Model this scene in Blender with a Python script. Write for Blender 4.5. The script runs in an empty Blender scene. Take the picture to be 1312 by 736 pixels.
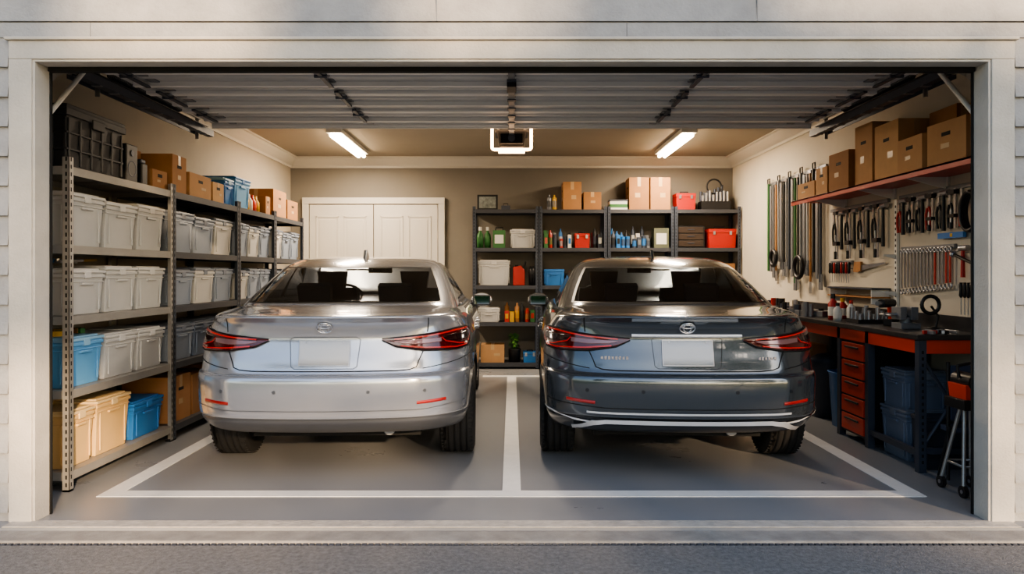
import bpy, math, random
import numpy as np
from mathutils import Vector, Matrix
random.seed(11)
rnd = random.uniform

# ------------------------------------------------------------------ materials
def lin(c):
    c = c/255.0
    return c/12.92 if c <= 0.04045 else ((c+0.055)/1.055)**2.4
_M = {}
def M(name, rgb, rough=.5, metal=0, coat=0, var=0.0, vs=6, bump=0, bs=60, emit=0, rv=0, ecol=None):
    if name in _M: return _M[name]
    m = bpy.data.materials.new(name); m.use_nodes = True
    nt = m.node_tree; b = nt.nodes['Principled BSDF']
    col = [lin(c) for c in rgb]+[1]
    b.inputs['Base Color'].default_value = col
    b.inputs['Roughness'].default_value = rough
    b.inputs['Metallic'].default_value = metal
    b.inputs['Coat Weight'].default_value = coat
    b.inputs['Coat Roughness'].default_value = .03
    if emit:
        b.inputs['Emission Color'].default_value = [lin(c) for c in (ecol or rgb)]+[1]
        b.inputs['Emission Strength'].default_value = emit
    if var or bump or rv:
        tc = nt.nodes.new('ShaderNodeTexCoord')
    if var or rv:
        n = nt.nodes.new('ShaderNodeTexNoise'); n.inputs['Scale'].default_value = vs
        n.inputs['Detail'].default_value = 6; n.inputs['Roughness'].default_value = .6
        nt.links.new(tc.outputs['Object'], n.inputs['Vector'])
        if var:
            r = nt.nodes.new('ShaderNodeValToRGB')
            r.color_ramp.elements[0].position = .3; r.color_ramp.elements[1].position = .7
            r.color_ramp.elements[0].color = [c*(1-var) for c in col[:3]]+[1]
            r.color_ramp.elements[1].color = [min(1, c*(1+var)) for c in col[:3]]+[1]
            nt.links.new(n.outputs['Fac'], r.inputs['Fac'])
            nt.links.new(r.outputs['Color'], b.inputs['Base Color'])
        if rv:
            mr = nt.nodes.new('ShaderNodeMapRange')
            mr.inputs['To Min'].default_value = max(.02, rough-rv); mr.inputs['To Max'].default_value = rough+rv
            mr.inputs['From Min'].default_value = .3; mr.inputs['From Max'].default_value = .7
            nt.links.new(n.outputs['Fac'], mr.inputs['Value']); nt.links.new(mr.outputs['Result'], b.inputs['Roughness'])
    if bump:
        n2 = nt.nodes.new('ShaderNodeTexNoise'); n2.inputs['Scale'].default_value = bs; n2.inputs['Detail'].default_value = 5
        bp = nt.nodes.new('ShaderNodeBump'); bp.inputs['Strength'].default_value = bump; bp.inputs['Distance'].default_value = .01
        nt.links.new(tc.outputs['Object'], n2.inputs['Vector'])
        nt.links.new(n2.outputs['Fac'], bp.inputs['Height']); nt.links.new(bp.outputs['Normal'], b.inputs['Normal'])
    _M[name] = m
    return m
def glassmat(name, tint, rough=.02):
    m = bpy.data.materials.new(name); m.use_nodes = True; nt = m.node_tree; nt.nodes.clear()
    o = nt.nodes.new('ShaderNodeOutputMaterial'); mx = nt.nodes.new('ShaderNodeMixShader')
    t = nt.nodes.new('ShaderNodeBsdfTransparent'); g = nt.nodes.new('ShaderNodeBsdfGlossy'); fr = nt.nodes.new('ShaderNodeFresnel')
    t.inputs['Color'].default_value = tint+(1,); g.inputs['Roughness'].default_value = rough
    fr.inputs['IOR'].default_value = 1.5
    nt.links.new(fr.outputs[0], mx.inputs[0]); nt.links.new(t.outputs[0], mx.inputs[1]); nt.links.new(g.outputs[0], mx.inputs[2])
    nt.links.new(mx.outputs[0], o.inputs[0]); return m

# ------------------------------------------------------------------ mesh builder
class MB:
    def __init__(s): s.v=[]; s.f=[]; s.m=[]; s.s=[]; s.mats=[]
    def mi(s, mat):
        if mat not in s.mats: s.mats.append(mat)
        return s.mats.index(mat)
    def add(s, vs, fs, mat, smooth=False):
        o = len(s.v); s.v += [tuple(v) for v in vs]; k = s.mi(mat)
        for f in fs: s.f.append([o+i for i in f]); s.m.append(k); s.s.append(smooth)
    def box(s, c, d, mat, tx=1, ty=1, R=None):
        x,y,z = d[0]/2, d[1]/2, d[2]/2
        vs = [(-x*tx,-y*ty,-z),(x*tx,-y*ty,-z),(x*tx,y*ty,-z),(-x*tx,y*ty,-z),(-x,-y,z),(x,-y,z),(x,y,z),(-x,y,z)]
        if R is not None: vs = [tuple(R @ Vector(v)) for v in vs]
        vs = [(v[0]+c[0], v[1]+c[1], v[2]+c[2]) for v in vs]
        s.add(vs, [(0,3,2,1),(4,5,6,7),(0,1,5,4),(1,2,6,5),(2,3,7,6),(3,0,4,7)], mat)
    def bb(s, x0,x1,y0,y1,z0,z1, mat): s.box(((x0+x1)/2,(y0+y1)/2,(z0+z1)/2),(x1-x0,y1-y0,z1-z0),mat)
    def cyl(s, p0, p1, r0, mat, r1=None, n=12, caps=True):
        p0=Vector(p0); p1=Vector(p1); r1 = r0 if r1 is None else r1
        d=(p1-p0).normalized(); a=d.orthogonal().normalized(); b=d.cross(a)
        vs=[]
        for p,r in ((p0,r0),(p1,r1)):
            for i in range(n):
                t=2*math.pi*i/n; vs.append(p+a*(r*math.cos(t))+b*(r*math.sin(t)))
        s.add(vs, [(i,(i+1)%n,n+(i+1)%n,n+i) for i in range(n)], mat, True)
        if caps: s.add(vs, [tuple(range(n-1,-1,-1)), tuple(range(n,2*n))], mat)
    def tube(s, pts, r, mat, n=8, closed=False):
        pts=[Vector(p) for p in pts]; N=len(pts); vs=[]; prev=None
        for i,p in enumerate(pts):
            q0 = pts[(i-1)%N] if (closed or i>0) else p; q1 = pts[(i+1)%N] if (closed or i<N-1) else p
            d=(q1-q0).normalized()
            a = d.orthogonal().normalized() if prev is None else (prev-d*prev.dot(d)).normalized()
            prev=a; b=d.cross(a)
            for k in range(n):
                t=2*math.pi*k/n; vs.append(p+a*(r*math.cos(t))+b*(r*math.sin(t)))
        fs=[]
        for i in range(N if closed else N-1):
            j=(i+1)%N
            for k in range(n): fs.append((i*n+k,i*n+(k+1)%n,j*n+(k+1)%n,j*n+k))
        s.add(vs,fs,mat,True)
        if not closed: s.add(vs,[tuple(range(n-1,-1,-1)),tuple(range((N-1)*n,N*n))],mat)
    def lathe(s, prof, c, mat, n=24, axis='z'):
        vs=[]
        for r,h in prof:
            for k in range(n):
                t=2*math.pi*k/n; a,b=r*math.cos(t), r*math.sin(t)
                v = (a,b,h) if axis=='z' else ((h,a,b) if axis=='x' else (a,h,b))
                vs.append((v[0]+c[0],v[1]+c[1],v[2]+c[2]))
        fs=[]
        for i in range(len(prof)-1):
            for k in range(n): fs.append((i*n+k,i*n+(k+1)%n,(i+1)*n+(k+1)%n,(i+1)*n+k))
        s.add(vs,fs,mat,True)
    def prism(s, pts, ax, a0, a1, mat):
        def mk(p,a):
            return (a,p[0],p[1]) if ax=='x' else ((p[0],a,p[1]) if ax=='y' else (p[0],p[1],a))
        n=len(pts); vs=[mk(p,a0) for p in pts]+[mk(p,a1) for p in pts]
        s.add(vs,[tuple(range(n-1,-1,-1)),tuple(range(n,2*n))]+[(i,(i+1)%n,n+(i+1)%n,n+i) for i in range(n)],mat)
    def ball(s, c, r, mat, n=14, m=9):
        if not hasattr(r,'__len__'): r=(r,r,r)
        vs=[]
        for i in range(m+1):
            p=math.pi*i/m
            for k in range(n):
                t=2*math.pi*k/n; vs.append((c[0]+r[0]*math.sin(p)*math.cos(t),c[1]+r[1]*math.sin(p)*math.sin(t),c[2]-r[2]*math.cos(p)))
        s.add(vs,[(i*n+k,i*n+(k+1)%n,(i+1)*n+(k+1)%n,(i+1)*n+k) for i in range(m) for k in range(n)],mat,True)
    def build(s, name, loc=(0,0,0), rz=0, bevel=0, parent=None, bseg=2):
        me=bpy.data.meshes.new(name); me.from_pydata(s.v,[],s.f)
        for m in s.mats: me.materials.append(m)
        me.polygons.foreach_set('material_index', s.m); me.polygons.foreach_set('use_smooth', s.s); me.update()
        ob=bpy.data.objects.new(name, me); bpy.context.scene.collection.objects.link(ob)
        ob.location=loc; ob.rotation_euler=(0,0,rz)
        if bevel:
            b=ob.modifiers.new('bevel','BEVEL'); b.width=bevel; b.segments=bseg; b.limit_method='ANGLE'; b.angle_limit=math.radians(40)
        if parent: ob.parent=parent
        return ob
def empty(name, loc=(0,0,0), rz=0):
    e=bpy.data.objects.new(name,None); e.location=loc; e.rotation_euler=(0,0,rz); e.empty_display_size=.2
    bpy.context.scene.collection.objects.link(e); return e

# common materials
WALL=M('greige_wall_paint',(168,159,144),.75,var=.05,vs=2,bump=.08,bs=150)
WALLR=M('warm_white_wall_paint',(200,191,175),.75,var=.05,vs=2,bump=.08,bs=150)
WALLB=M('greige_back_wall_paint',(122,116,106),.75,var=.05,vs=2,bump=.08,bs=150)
CEIL=M('ceiling_paint',(154,144,128),.8,var=.04,vs=2)
CROWN=M('cream_trim_paint',(204,199,189),.5)
DOORP=M('cream_door_paint',(198,193,184),.45)
EXT=M('exterior_white_paint',(192,187,178),.6,var=.10,vs=5,bump=.25,bs=70)
EXT2=M('exterior_siding_paint',(160,160,160),.65,var=.14,vs=6,bump=.3,bs=60)
CONC=M('painted_concrete',(138,140,143),.30,var=.05,vs=1.0,bump=.015,bs=40,rv=.04)
CONC2=M('raw_concrete',(150,145,138),.75,var=.2,vs=9,bump=.4,bs=90)
DRIVE=M('asphalt_driveway',(122,120,118),.85,var=.30,vs=40,bump=.8,bs=140)
LINE=M('white_floor_paint',(230,230,228),.4,var=.05,vs=12)
GALV=M('galvanised_steel',(168,166,162),.4,.6,var=.12,vs=14)
GREYS=M('grey_steel',(128,130,134),.45,.5,var=.08,vs=10)
DARKS=M('dark_blue_grey_steel',(68,74,86),.45,.3)
BLACK=M('black_plastic',(26,26,28),.45)
BLACKM=M('black_matte',(12,12,13),.8)
RUBBER=M('tyre_rubber',(30,30,31),.75,bump=.2,bs=120)
CHROME=M('chrome',(228,228,231),.12,1)
BRIGHT=M('satin_bright_trim',(226,228,232),.25,.3,coat=.5)
STEEL=M('tool_steel',(175,175,178),.3,.8)
RED=M('red_paint',(180,44,34),.4,coat=.3)
REDP=M('red_plastic',(172,36,28),.45)
ORNG=M('orange_red_paint',(205,62,36),.42,coat=.2)
BINW=M('white_grey_bin_plastic',(192,191,188),.5,var=.03)
BING=M('blue_grey_bin_plastic',(140,150,165),.5,var=.03)
LIDW=M('bin_lid_white',(206,204,200),.45)
LIDG=M('bin_lid_grey',(116,124,138),.45)
BLUE=M('light_blue_bin_plastic',(100,162,210),.45,var=.03)
BLUED=M('blue_bin_plastic',(50,118,186),.42)
LIDB=M('bin_lid_blue',(140,185,215),.45)
TAN=M('tan_tote_plastic',(216,180,124),.5,var=.04)
TANL=M('tan_tote_lid',(224,196,146),.5)
CARD=[M('cardboard_%d'%i,c,.85,var=.06,vs=8,bump=.05,bs=200) for i,c in enumerate([(184,142,100),(168,122,80),(194,154,110),(154,110,70)])]
TAPE=M('packing_tape',(190,158,118),.3)
LABEL=M('paper_label',(215,212,205),.6)
GREEN=M('green_plastic',(56,110,58),.45)
YEL=M('yellow_plastic',(208,162,52),.45)
WOOD=M('wood_handle',(168,118,70),.5,var=.15,vs=18)
DKB=M('dark_bin_plastic',(56,61,72),.5)
BSLATE=M('slate_blue_bin_plastic',(108,120,140),.5)

# ------------------------------------------------------------------ room shell
HW=3.12; BY=6.49; CH=2.93; OW=2.50; OH=2.415
def slab(name,x0,x1,y0,y1,z0,z1,mat,bevel=0):
    b=MB(); b.bb(x0,x1,y0,y1,z0,z1,mat); return b.build(name,bevel=bevel)
slab('floor',-HW-.1,HW+.1,-.15,BY+.1,-.12,0,CONC)
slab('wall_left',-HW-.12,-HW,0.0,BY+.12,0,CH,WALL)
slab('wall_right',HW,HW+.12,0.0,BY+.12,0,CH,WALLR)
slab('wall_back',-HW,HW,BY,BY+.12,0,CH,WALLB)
slab('ceiling',-HW-.12,HW+.12,0.0,BY+.12,CH,CH+.12,CEIL)
b=MB()
for sx in (-1,1):
    b.bb(*sorted((sx*OW*1.0, sx*6.0)),-.045,0.0,0,3.5,EXT2)
b.bb(-OW,OW,-.045,0.0,OH,3.5,EXT2)
b.build('wall_front')
b=MB()
for sx in (-1,1):
    for i in range(16):
        z=.05+i*.155
        if z>2.4: break
        x0,x1=sorted((sx*2.625,sx*6.0))
        b.prism([(-.045,z),(-.068,z),(-.05,z+.155),(-.045,z+.155)],'x',x0,x1,EXT2)
for i in range(5):
    z=2.615+i*.16
    b.prism([(-.045,z),(-.064,z),(-.050,z+.158),(-.045,z+.158)],'x',-6,6,EXT2)
b.bb(-.392,-.388,-.0645,-.05,2.615,2.77,GREYS); b.bb(1.28,1.284,-.0645,-.05,2.615,2.77,GREYS)
b.build('exterior_siding')
b=MB()
b.bb(-6,6,-.058,-.045,2.53,2.608,EXT2); b.bb(-2.2,-2.197,-.0587,-.05,2.53,2.608,BLACKM); b.bb(.6,.603,-.0587,-.05,2.53,2.608,BLACKM)
b.build('trim_1',bevel=.003)
b=MB()
for sx in (-1,1):
    x0,x1=sorted((sx*OW,sx*(OW+.12))); b.bb(x0,x1,-.07,-.045,0,OH,EXT)
b.bb(-OW-.12,OW+.12,-.07,-.045,OH,2.512,EXT)
b.bb(-OW-.135,OW+.135,-.085,-.045,2.512,2.528,EXT)
b.build('garage_door_trim',bevel=.004)
b=MB()
for sx in (-1,1):
    x0,x1=sorted((sx*(OW-.014),sx*(OW))); b.bb(x0,x1,-.062,.06,0,OH-.012,EXT)
    x0,x1=sorted((sx*(OW-.022),sx*(OW-.0))); b.bb(x0,x1,.06,.075,0,OH-.012,BLACKM)
b.bb(-OW,OW,-.062,.06,OH-.012,OH-.0005,EXT)
b.bb(-OW+.02,OW-.02,.035,.075,OH-.036,OH-.012,BLACKM)
b.build('door_jamb',bevel=.002)
b=MB()
for sx in (-1,1):
    x0,x1=sorted((sx*(OW+.002),sx*HW)); b.bb(x0,x1,0.0,.05,0,CH,WALL)
b.bb(-OW-.002,OW+.002,0.0,.05,OH+.01,CH,WALL)
b.build('wall_front_interior')
CP=[(0,-.001),(0.0,-.15),(.018,-.15),(.022,-.12),(.05,-.09),(.085,-.045),(.10,-.02),(.13,-.018),(.13,-.001)]
b=MB(); b.prism([(-HW+p[0],CH+p[1]) for p in CP],'y',.05,BY,CROWN); b.build('trim_2')
b=MB(); b.prism([(HW-p[0],CH+p[1]) for p in CP],'y',.05,BY,CROWN); b.build('trim_3')
b=MB(); b.prism([(BY-p[0],CH+p[1]) for p in CP],'x',-HW,HW,CROWN); b.build('trim_4')
b=MB(); b.bb(-.93,HW,BY-.018,BY,0,.11,CROWN); b.build('baseboard_back',bevel=.004)
b=MB(); b.bb(-HW,-HW+.018,.06,BY-.02,0,.11,CROWN); b.build('baseboard_left',bevel=.004)
b=MB(); b.bb(HW-.018,HW,.06,BY-.02,0,.11,CROWN); b.build('baseboard_right',bevel=.004)
b=MB(); b.bb(-6.2,6.2,-.30,-.15,-.14,-.012,CONC2); b.bb(-6.2,-HW-.1,-.15,-.0,-.14,-.004,CONC2); b.bb(HW+.1,6.2,-.15,0,-.14,-.004,CONC2); b.build('threshold_apron',bevel=.01)
b=MB(); b.bb(-OW-.1,OW+.1,-.15,-.05,0,.006,M('pale_threshold_concrete',(184,177,167),.7,var=.18,vs=14,bump=.4,bs=60)); b.build('threshold_strip',bevel=.003)
b=MB(); b.bb(-6.2,6.2,-.325,-.30,-.14,-.05,BLACKM)
for i in range(190):
    x=-3+i*.032; b.bb(x,x+.022,-.323,-.302,-.05,-.022,DARKS)
b.build('drain_channel')
slab('driveway',-5.7,5.7,-22,-.325,-.2,-.025,DRIVE)
GRASS=M('lawn_grass',(70,92,44),.95,var=.3,vs=30,bump=.8,bs=80)
b=MB(); b.bb(-60,60,-70,-22,-.3,-.06,GRASS); b.bb(-60,-5.7,-22,-.325,-.3,-.04,GRASS); b.bb(5.7,60,-22,-.325,-.3,-.04,GRASS); b.build('lawn_ground')
b=MB()
T=.003
b.bb(-2.41,2.41,.37,.485,0,T,LINE); b.bb(-.055,.055,.485,5.3,0,T,LINE)
b.bb(-2.41,-2.30,.485,5.3,0,T,LINE); b.bb(2.30,2.41,.485,5.3,0,T,LINE)
b.bb(-.36,.36,5.3,5.41,0,T,LINE)
b.build('parking_floor_marking')

def leaf(b,x0,x1):
    y=BY-.045
    b.bb(x0,x1,y,BY-.005,.01,2.26,DOORP)
    w=(x1-x0)
    for (zz0,zz1) in ((.15,.95),(1.08,2.10)):
        for k in range(2):
            a=x0+.09+k*(w-.18+.07)/2; c=a+(w-.18-.07)/2
            b.bb(a,c,y-.010,y,zz0,zz0+.02,DOORP); b.bb(a,c,y-.010,y,zz1-.02,zz1,DOORP)
            b.bb(a,a+.02,y-.010,y,zz0,zz1,DOORP); b.bb(c-.02,c,y-.010,y,zz0,zz1,DOORP)
            b.bb(a+.05,c-.05,y-.007,y,zz0+.05,zz1-.05,DOORP)
for nm,x0,x1,hx in (('door_1',-2.84,-1.945,-2.02),('door_2',-1.935,-1.04,-1.86)):
    b=MB(); leaf(b,x0,x1); b.cyl((hx,BY-.045,1.0),(hx,BY-.10,1.0),.012,STEEL); b.ball((hx,BY-.11,1.0),.028,STEEL); b.build(nm,bevel=.003)
b=MB(); b.bb(-2.94,-2.85,BY-.06,BY,0,2.36,DOORP); b.bb(-1.03,-.94,BY-.06,BY,0,2.36,DOORP); b.bb(-2.94,-.94,BY-.065,BY,2.27,2.36,DOORP); b.build('door_frame',bevel=.004)

# ------------------------------------------------------------------ overhead sectional door
DPAN=M('door_panel_inner',(186,187,188),.5,.1,var=.08,vs=4)
DRIB=M('door_rib_steel',(224,223,220),.5,.1)
g=empty('overhead_garage_door',(0,0,0))
zb=2.545
b=MB()
y0=.13
for i in range(4):
    ya=y0+i*.56; yb=ya+.553
    b.bb(-2.54,2.54,ya,yb,zb+.02,zb+.05,DPAN)
    b.bb(-2.54,2.54,ya,ya+.03,zb+.0,zb+.02,DRIB); b.bb(-2.54,2.54,yb-.03,yb,zb+.0,zb+.02,DRIB)
    for k in (1,3):
        yy=ya+k*.138; b.prism([(yy-.03,zb+.02),(yy-.015,zb+.008),(yy+.015,zb+.008),(yy+.03,zb+.02)],'x',-2.5,2.5,DPAN)
b.build('sections',parent=g,bevel=.002)
b=MB()
for i in range(4):
    ya=y0+i*.56
    b.bb(-2.5,2.5,ya+.265,ya+.30,zb-.012,zb+.02,DRIB)
    for x in (-2.35,-1.19,0.0,1.19,2.35):
        b.bb(x-.03,x+.03,ya+.05,ya+.503,zb+.012,zb+.021,GREYS)
    if i:
        for x in (-2.4,-1.19,1.19,2.4):
            b.bb(x-.035,x+.035,ya-.06,ya+.055,zb-.012,zb-.001,GREYS)
            b.cyl((x-.04,ya-.004,zb-.018),(x+.04,ya-.004,zb-.018),.011,DARKS)
            b.bb(x-.014,x+.014,ya-.16,ya+.28,zb-.022,zb-.008,DARKS)
yb=y0+4*.56
b.bb(-2.55,2.55,yb-.01,yb+.005,zb-.015,zb+.06,DRIB); b.bb(-2.55,2.55,yb+.005,yb+.02,zb,zb+.05,BLACKM)
b.build('struts_and_hinges',parent=g,bevel=.0015)
b=MB()
for s in (-1,1):
    X=s*2.60
    R=.38; cy=.10+R; cz=2.50-R
    arc=[(X,.10,z) for z in (.03,.6,1.2,1.8)]+[(X,cy-R*math.cos(t),cz+R*math.sin(t)) for t in np.linspace(0,math.pi/2,9)]
    for dx in (-.02,.02):
        for a,c in zip(arc[:-1],arc[1:]):
            A=Vector(a);C=Vector(c); d=(C-A); L=d.length; ang=math.atan2(d.z,d.y)
            b.box(((A.x+C.x)/2+dx,(A.y+C.y)/2,(A.z+C.z)/2),(.004,L+.006,.045),GALV,R=Matrix.Rotation(ang,3,'X'))
    for a,c in zip(arc[:-1],arc[1:]):
        A=Vector(a);C=Vector(c); d=(C-A); L=d.length; ang=math.atan2(d.z,d.y)
        b.box(((A.x+C.x)/2,(A.y+C.y)/2,(A.z+C.z)/2),(.04,L+.006,.006),GALV,R=Matrix.Rotation(ang,3,'X'))
    b.bb(X-.025,X+.025,cy,2.46,2.475,2.482,DARKS); b.bb(X-.027,X-.022,cy,2.46,2.475,2.53,DARKS); b.bb(X+.022,X+.027,cy,2.46,2.475,2.53,DARKS)
    b.bb(X-.05+s*.07,X+.05+s*.07,.6,2.46,2.56,2.565,DARKS)
    b.bb(*sorted((X+s*.115,X+s*.12)),.6,2.46,2.49,2.565,DARKS)
    pts=[]
    for k in range(420):
        t=k*.9; pts.append((X+s*.07+.028*math.cos(t),1.0+k*.0024,2.62+.028*math.sin(t)))
    b.tube(pts,.004,DARKS,n=5)
    b.cyl((X+s*.07,.3,2.62),(X+s*.07,2.4,2.62),.008,GREYS)
    for yy in (.9,2.42):
        b.bb(X+s*.10-.015,X+s*.10+.015,yy-.003,yy,2.45,CH-.002,GALV); b.bb(X+s*.10-.003,X+s*.10,yy-.003,yy+.03,2.45,CH-.002,GALV)
    for k in range(9):
        b.bb(X-.03,X+.03,.7+k*.2,.73+k*.2,2.47,2.475,GREYS)
    b.cyl((s*2.56,.11,2.12),(s*2.56,.50,2.50),.014,DRIB,n=8)
b.cyl((-2.62,.12,2.70),(2.62,.12,2.70),.014,GREYS)
b.build('tracks_and_springs',parent=g)

g=empty('garage_door_opener',(0,2.72,0))
WL=M('opener_lamp_glow',(255,226,190),.5,emit=14,ecol=(255,206,158))
TUBE=M('lamp_tube_glow',(255,238,214),.5,emit=32,ecol=(255,226,186))
b=MB()
b.box((0,.0,2.475),(.25,.30,.125),BLACKM,.85,.95); b.bb(-.10,.10,-.215,-.15,2.43,2.52,BLACKM)
b.lathe([(0,-.219),(.028,-.219),(.032,-.215)],(0,0,2.475),DARKS,n=20,axis='y')
b.bb(-.15,.15,-.13,.16,2.54,2.565,BLACK)
b.build('motor_housing',parent=g,bevel=.008)
b=MB()
ring=[]
for (cx,cz,a0) in ((.15,2.56,0),(-.15,2.56,90),(-.15,2.405,180),(.15,2.405,270)):
    for k in range(6):
        a=math.radians(a0+k*18); ring.append((cx+.022*math.cos(a),-.165,cz+.022*math.sin(a)))
b.tube(ring,.013,WL,n=8,closed=True)
b.bb(-.12,.12,-.11,.12,2.395,2.402,WL)
b.build('lamp_ring',parent=g)
b=MB()
b.bb(-.022,.022,-2.55,-.12,2.505,2.535,GREYS); b.bb(-.03,.03,-2.62,-2.5,2.49,2.56,DARKS)
for k in range(9): b.bb(-.03,.03,-2.3+k*.26,-2.24+k*.26,2.498,2.505,DARKS)
b.bb(-.03,.03,-2.0,-1.86,2.47,2.505,BLACK)
for x in (-.12,.12): b.bb(x-.012,x+.012,-.02,.0,2.545,CH-.002,GALV)
b.build('rail',parent=g,bevel=.002)

FIX=M('lamp_fixture_white',(225,222,215),.4)
LC=(1,.82,.62)
for s in (-1,1):
    g=empty('ceiling_tube_lamp',(s*2.0,5.15,0))
    b=MB(); b.bb(-.09,.09,-.78,.78,CH-.05,CH,FIX); b.build('fixture',parent=g,bevel=.006)
    b=MB(); b.cyl((-.035,-.74,CH-.075),(-.035,.74,CH-.075),.024,TUBE); b.cyl((.035,-.74,CH-.075),(.035,.74,CH-.075),.024,TUBE); b.build('tubes',parent=g)
    L=bpy.data.lights.new('tube_light','AREA'); L.shape='RECTANGLE'; L.size=.16; L.size_y=1.45; L.energy=90; L.color=LC
    o=bpy.data.objects.new('tube_light',L); o.location=(0,0,CH-.105); o.parent=g; bpy.context.scene.collection.objects.link(o)
L=bpy.data.lights.new('opener_light','AREA'); L.shape='RECTANGLE'; L.size=.24; L.size_y=.22; L.energy=50; L.color=LC
o=bpy.data.objects.new('opener_light',L); o.location=(0,2.72,2.385); bpy.context.scene.collection.objects.link(o)
# ------------------------------------------------------------------ shelving
def shelving(name,x0,x1,y0,y1,levels,top,pm,sm,fx):
    b=MB(); w=.042; t=.003
    for ix,x in enumerate((x0,x1)):
        for iy,y in enumerate((y0,y1)):
            sx=1 if ix==0 else -1; sy=1 if iy==0 else -1
            b.bb(*sorted((x,x+sx*w)),*sorted((y,y+sy*t)),0,top,pm); b.bb(*sorted((x,x+sx*t)),*sorted((y,y+sy*w)),0,top,pm)
            b.bb(*sorted((x-sx*.0,x+sx*w*1.0)),*sorted((y,y+sy*w)),0,.012,BLACK)
            n=int(top/.045)
            for k in range(n):
                z=.03+k*.045
                if iy==0: b.bb(*sorted((x+sx*.014,x+sx*.024)),y-.0006,y,z,z+.024,BLACKM)
                if fx=='+x' and ix==1: b.bb(x,x+.0006,*sorted((y+sy*.014,y+sy*.024)),z,z+.024,BLACKM)
    for z in levels:
        b.bb(x0+t,x1-t,y0+t,y1-t,z-.014,z,sm)
        b.bb(x0+t,x1-t,y0+t,y0+t+.004,z-.05,z-.014,sm); b.bb(x0+t,x1-t,y1-t-.004,y1-t,z-.05,z-.014,sm)
        b.bb(x1-t-.004,x1-t,y0+t,y1-t,z-.05,z-.014,sm); b.bb(x0+t,x0+t+.004,y0+t,y1-t,z-.05,z-.014,sm)
        b.bb(x0+.1,x1-.1,(y0+y1)/2-.02,(y0+y1)/2+.02,z-.03,z-.014,sm)
    return b.build(name)
SHB=M('shelf_board_grey',(150,147,142),.5,.3,var=.08,vs=6)
SHD=M('shelf_board_dark',(70,72,78),.5,.3)
LV=[.115,.60,1.04,1.465,1.935]
bays=[(.46,1.80),(1.805,3.18),(3.185,4.27),(4.275,5.37)]
shelving('metal_shelving_unit',-3.10,-2.62,*bays[0],LV,1.99,GALV,SHB,'+x')
for bay in bays[1:]: shelving('metal_shelving_unit',-3.10,-2.62,*bay,LV,1.99,DARKS,SHD,'+x')
LB=[.08,.63,1.13,1.64,2.16]
bx=[-.53,.37,1.295,2.20,3.10]
for i in range(4):
    shelving('metal_shelving_unit',bx[i]+.003,bx[i+1]-.003,BY-.45,BY-.02,LB,2.20,DARKS,SHD,'-y')

# ------------------------------------------------------------------ storage goods
def bin_(x0,x1,y0,y1,z,h,mat,lid,name='storage_bin',front='x'):
    b=MB(); cx,cy=(x0+x1)/2,(y0+y1)/2; dx,dy=x1-x0,y1-y0
    lh=.03 if lid else 0; H=h-lh
    b.box((0,0,H/2),(dx*.95,dy*.95,H),mat,.90,.92)
    b.box((0,0,H-.02),(dx*.985,dy*.985,.022),mat)
    b.box((0,0,H-.055),(dx*.965,dy*.965,.008),mat)
    for s in (-1,1):
        b.box((s*dx*.475,0,H-.07),(.02,dy*.32,.016),mat); b.box((0,s*dy*.475,H-.07),(dx*.32,.02,.016),mat)
        for k in (-.36,.36):
            b.box((s*dx*.460,k*dy,H*.45),(.010,.014,H*.72),mat,R=None); b.box((k*dx,s*dy*.464,H*.45),(.014,.010,H*.72),mat)
    if lid:
        b.box((0,0,H+.008),(dx,dy,.018),lid); b.box((0,0,H+.021),(dx*.86,dy*.86,.014),lid)
        for s in (-1,1):
            b.box((s*dx*.49,0,H-.012),(.012,.07,.045),lid); b.box((0,s*dy*.49,H-.012),(.07,.012,.045),lid)
    else:
        b.box((0,0,H+.001),(dx*.9,dy*.9,.002),BLACKM)
    return b.build(name,(cx,cy,z+.001),bevel=.005)
def card(x0,x1,y0,y1,z,h,k=None,name='cardboard_box',rz=None,label=True,open_=False):
    b=MB(); c=CARD[random.randrange(4) if k is None else k]; dx,dy=x1-x0,y1-y0
    b.box((0,0,h/2),(dx,dy,h),c)
    if dx>dy: b.box((0,0,h),(dx*1.001,.045,.002),TAPE); b.box((dx/2,0,h*.86),(.002,.045,h*.28),TAPE); b.box((-dx/2,0,h*.86),(.002,.045,h*.28),TAPE); b.box((0,0,h+.0005),(dx*.99,.003,.002),BLACKM)
    else: b.box((0,0,h),(.045,dy*1.001,.002),TAPE); b.box((0,-dy/2,h*.86),(.045,.002,h*.28),TAPE); b.box((0,dy/2,h*.86),(.045,.002,h*.28),TAPE); b.box((0,0,h+.0005),(.003,dy*.99,.002),BLACKM)
    if label:
        lx=rnd(-.2,.2); b.box((lx*dx,-dy/2,h*.45),(dx*.26,.002,h*.14),TAPE)
        b.box((-dx/2 if x0>0 else dx/2,lx*dy,h*.42),(.002,dy*.22,h*.12),TAPE)
    b.box((-dx/2,0,h*.7),(.0025,min(.09,dy*.3),.025),BLACKM); b.box((dx/2,0,h*.7),(.0025,min(.09,dy*.3),.025),BLACKM)
    return b.build(name,((x0+x1)/2,(y0+y1)/2,z+.001),rz=rnd(-.03,.03) if rz is None else rz,bevel=.004)
def slots(bay,n,gap=.012,pad=.05):
    a,c=bay; a+=pad; c-=pad; w=(c-a)/n
    return [(a+i*w+gap/2,a+(i+1)*w-gap/2) for i in range(n)]
for row,(z,h) in enumerate(((LV[3],.335),(LV[2],.31))):
    for bi,bay in enumerate(bays):
        for k,(a,c) in enumerate(slots(bay,3)):
            if bi==0: m,l=BINW,LIDW
            else: m,l=(BING,LIDG) if (k+bi+row)%3 else (BINW,LIDG)
            hh=h-(.02 if (k+row)%3==1 else 0)
            bin_(-3.07,-2.655,a,c,z,hh,m,l)
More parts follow.
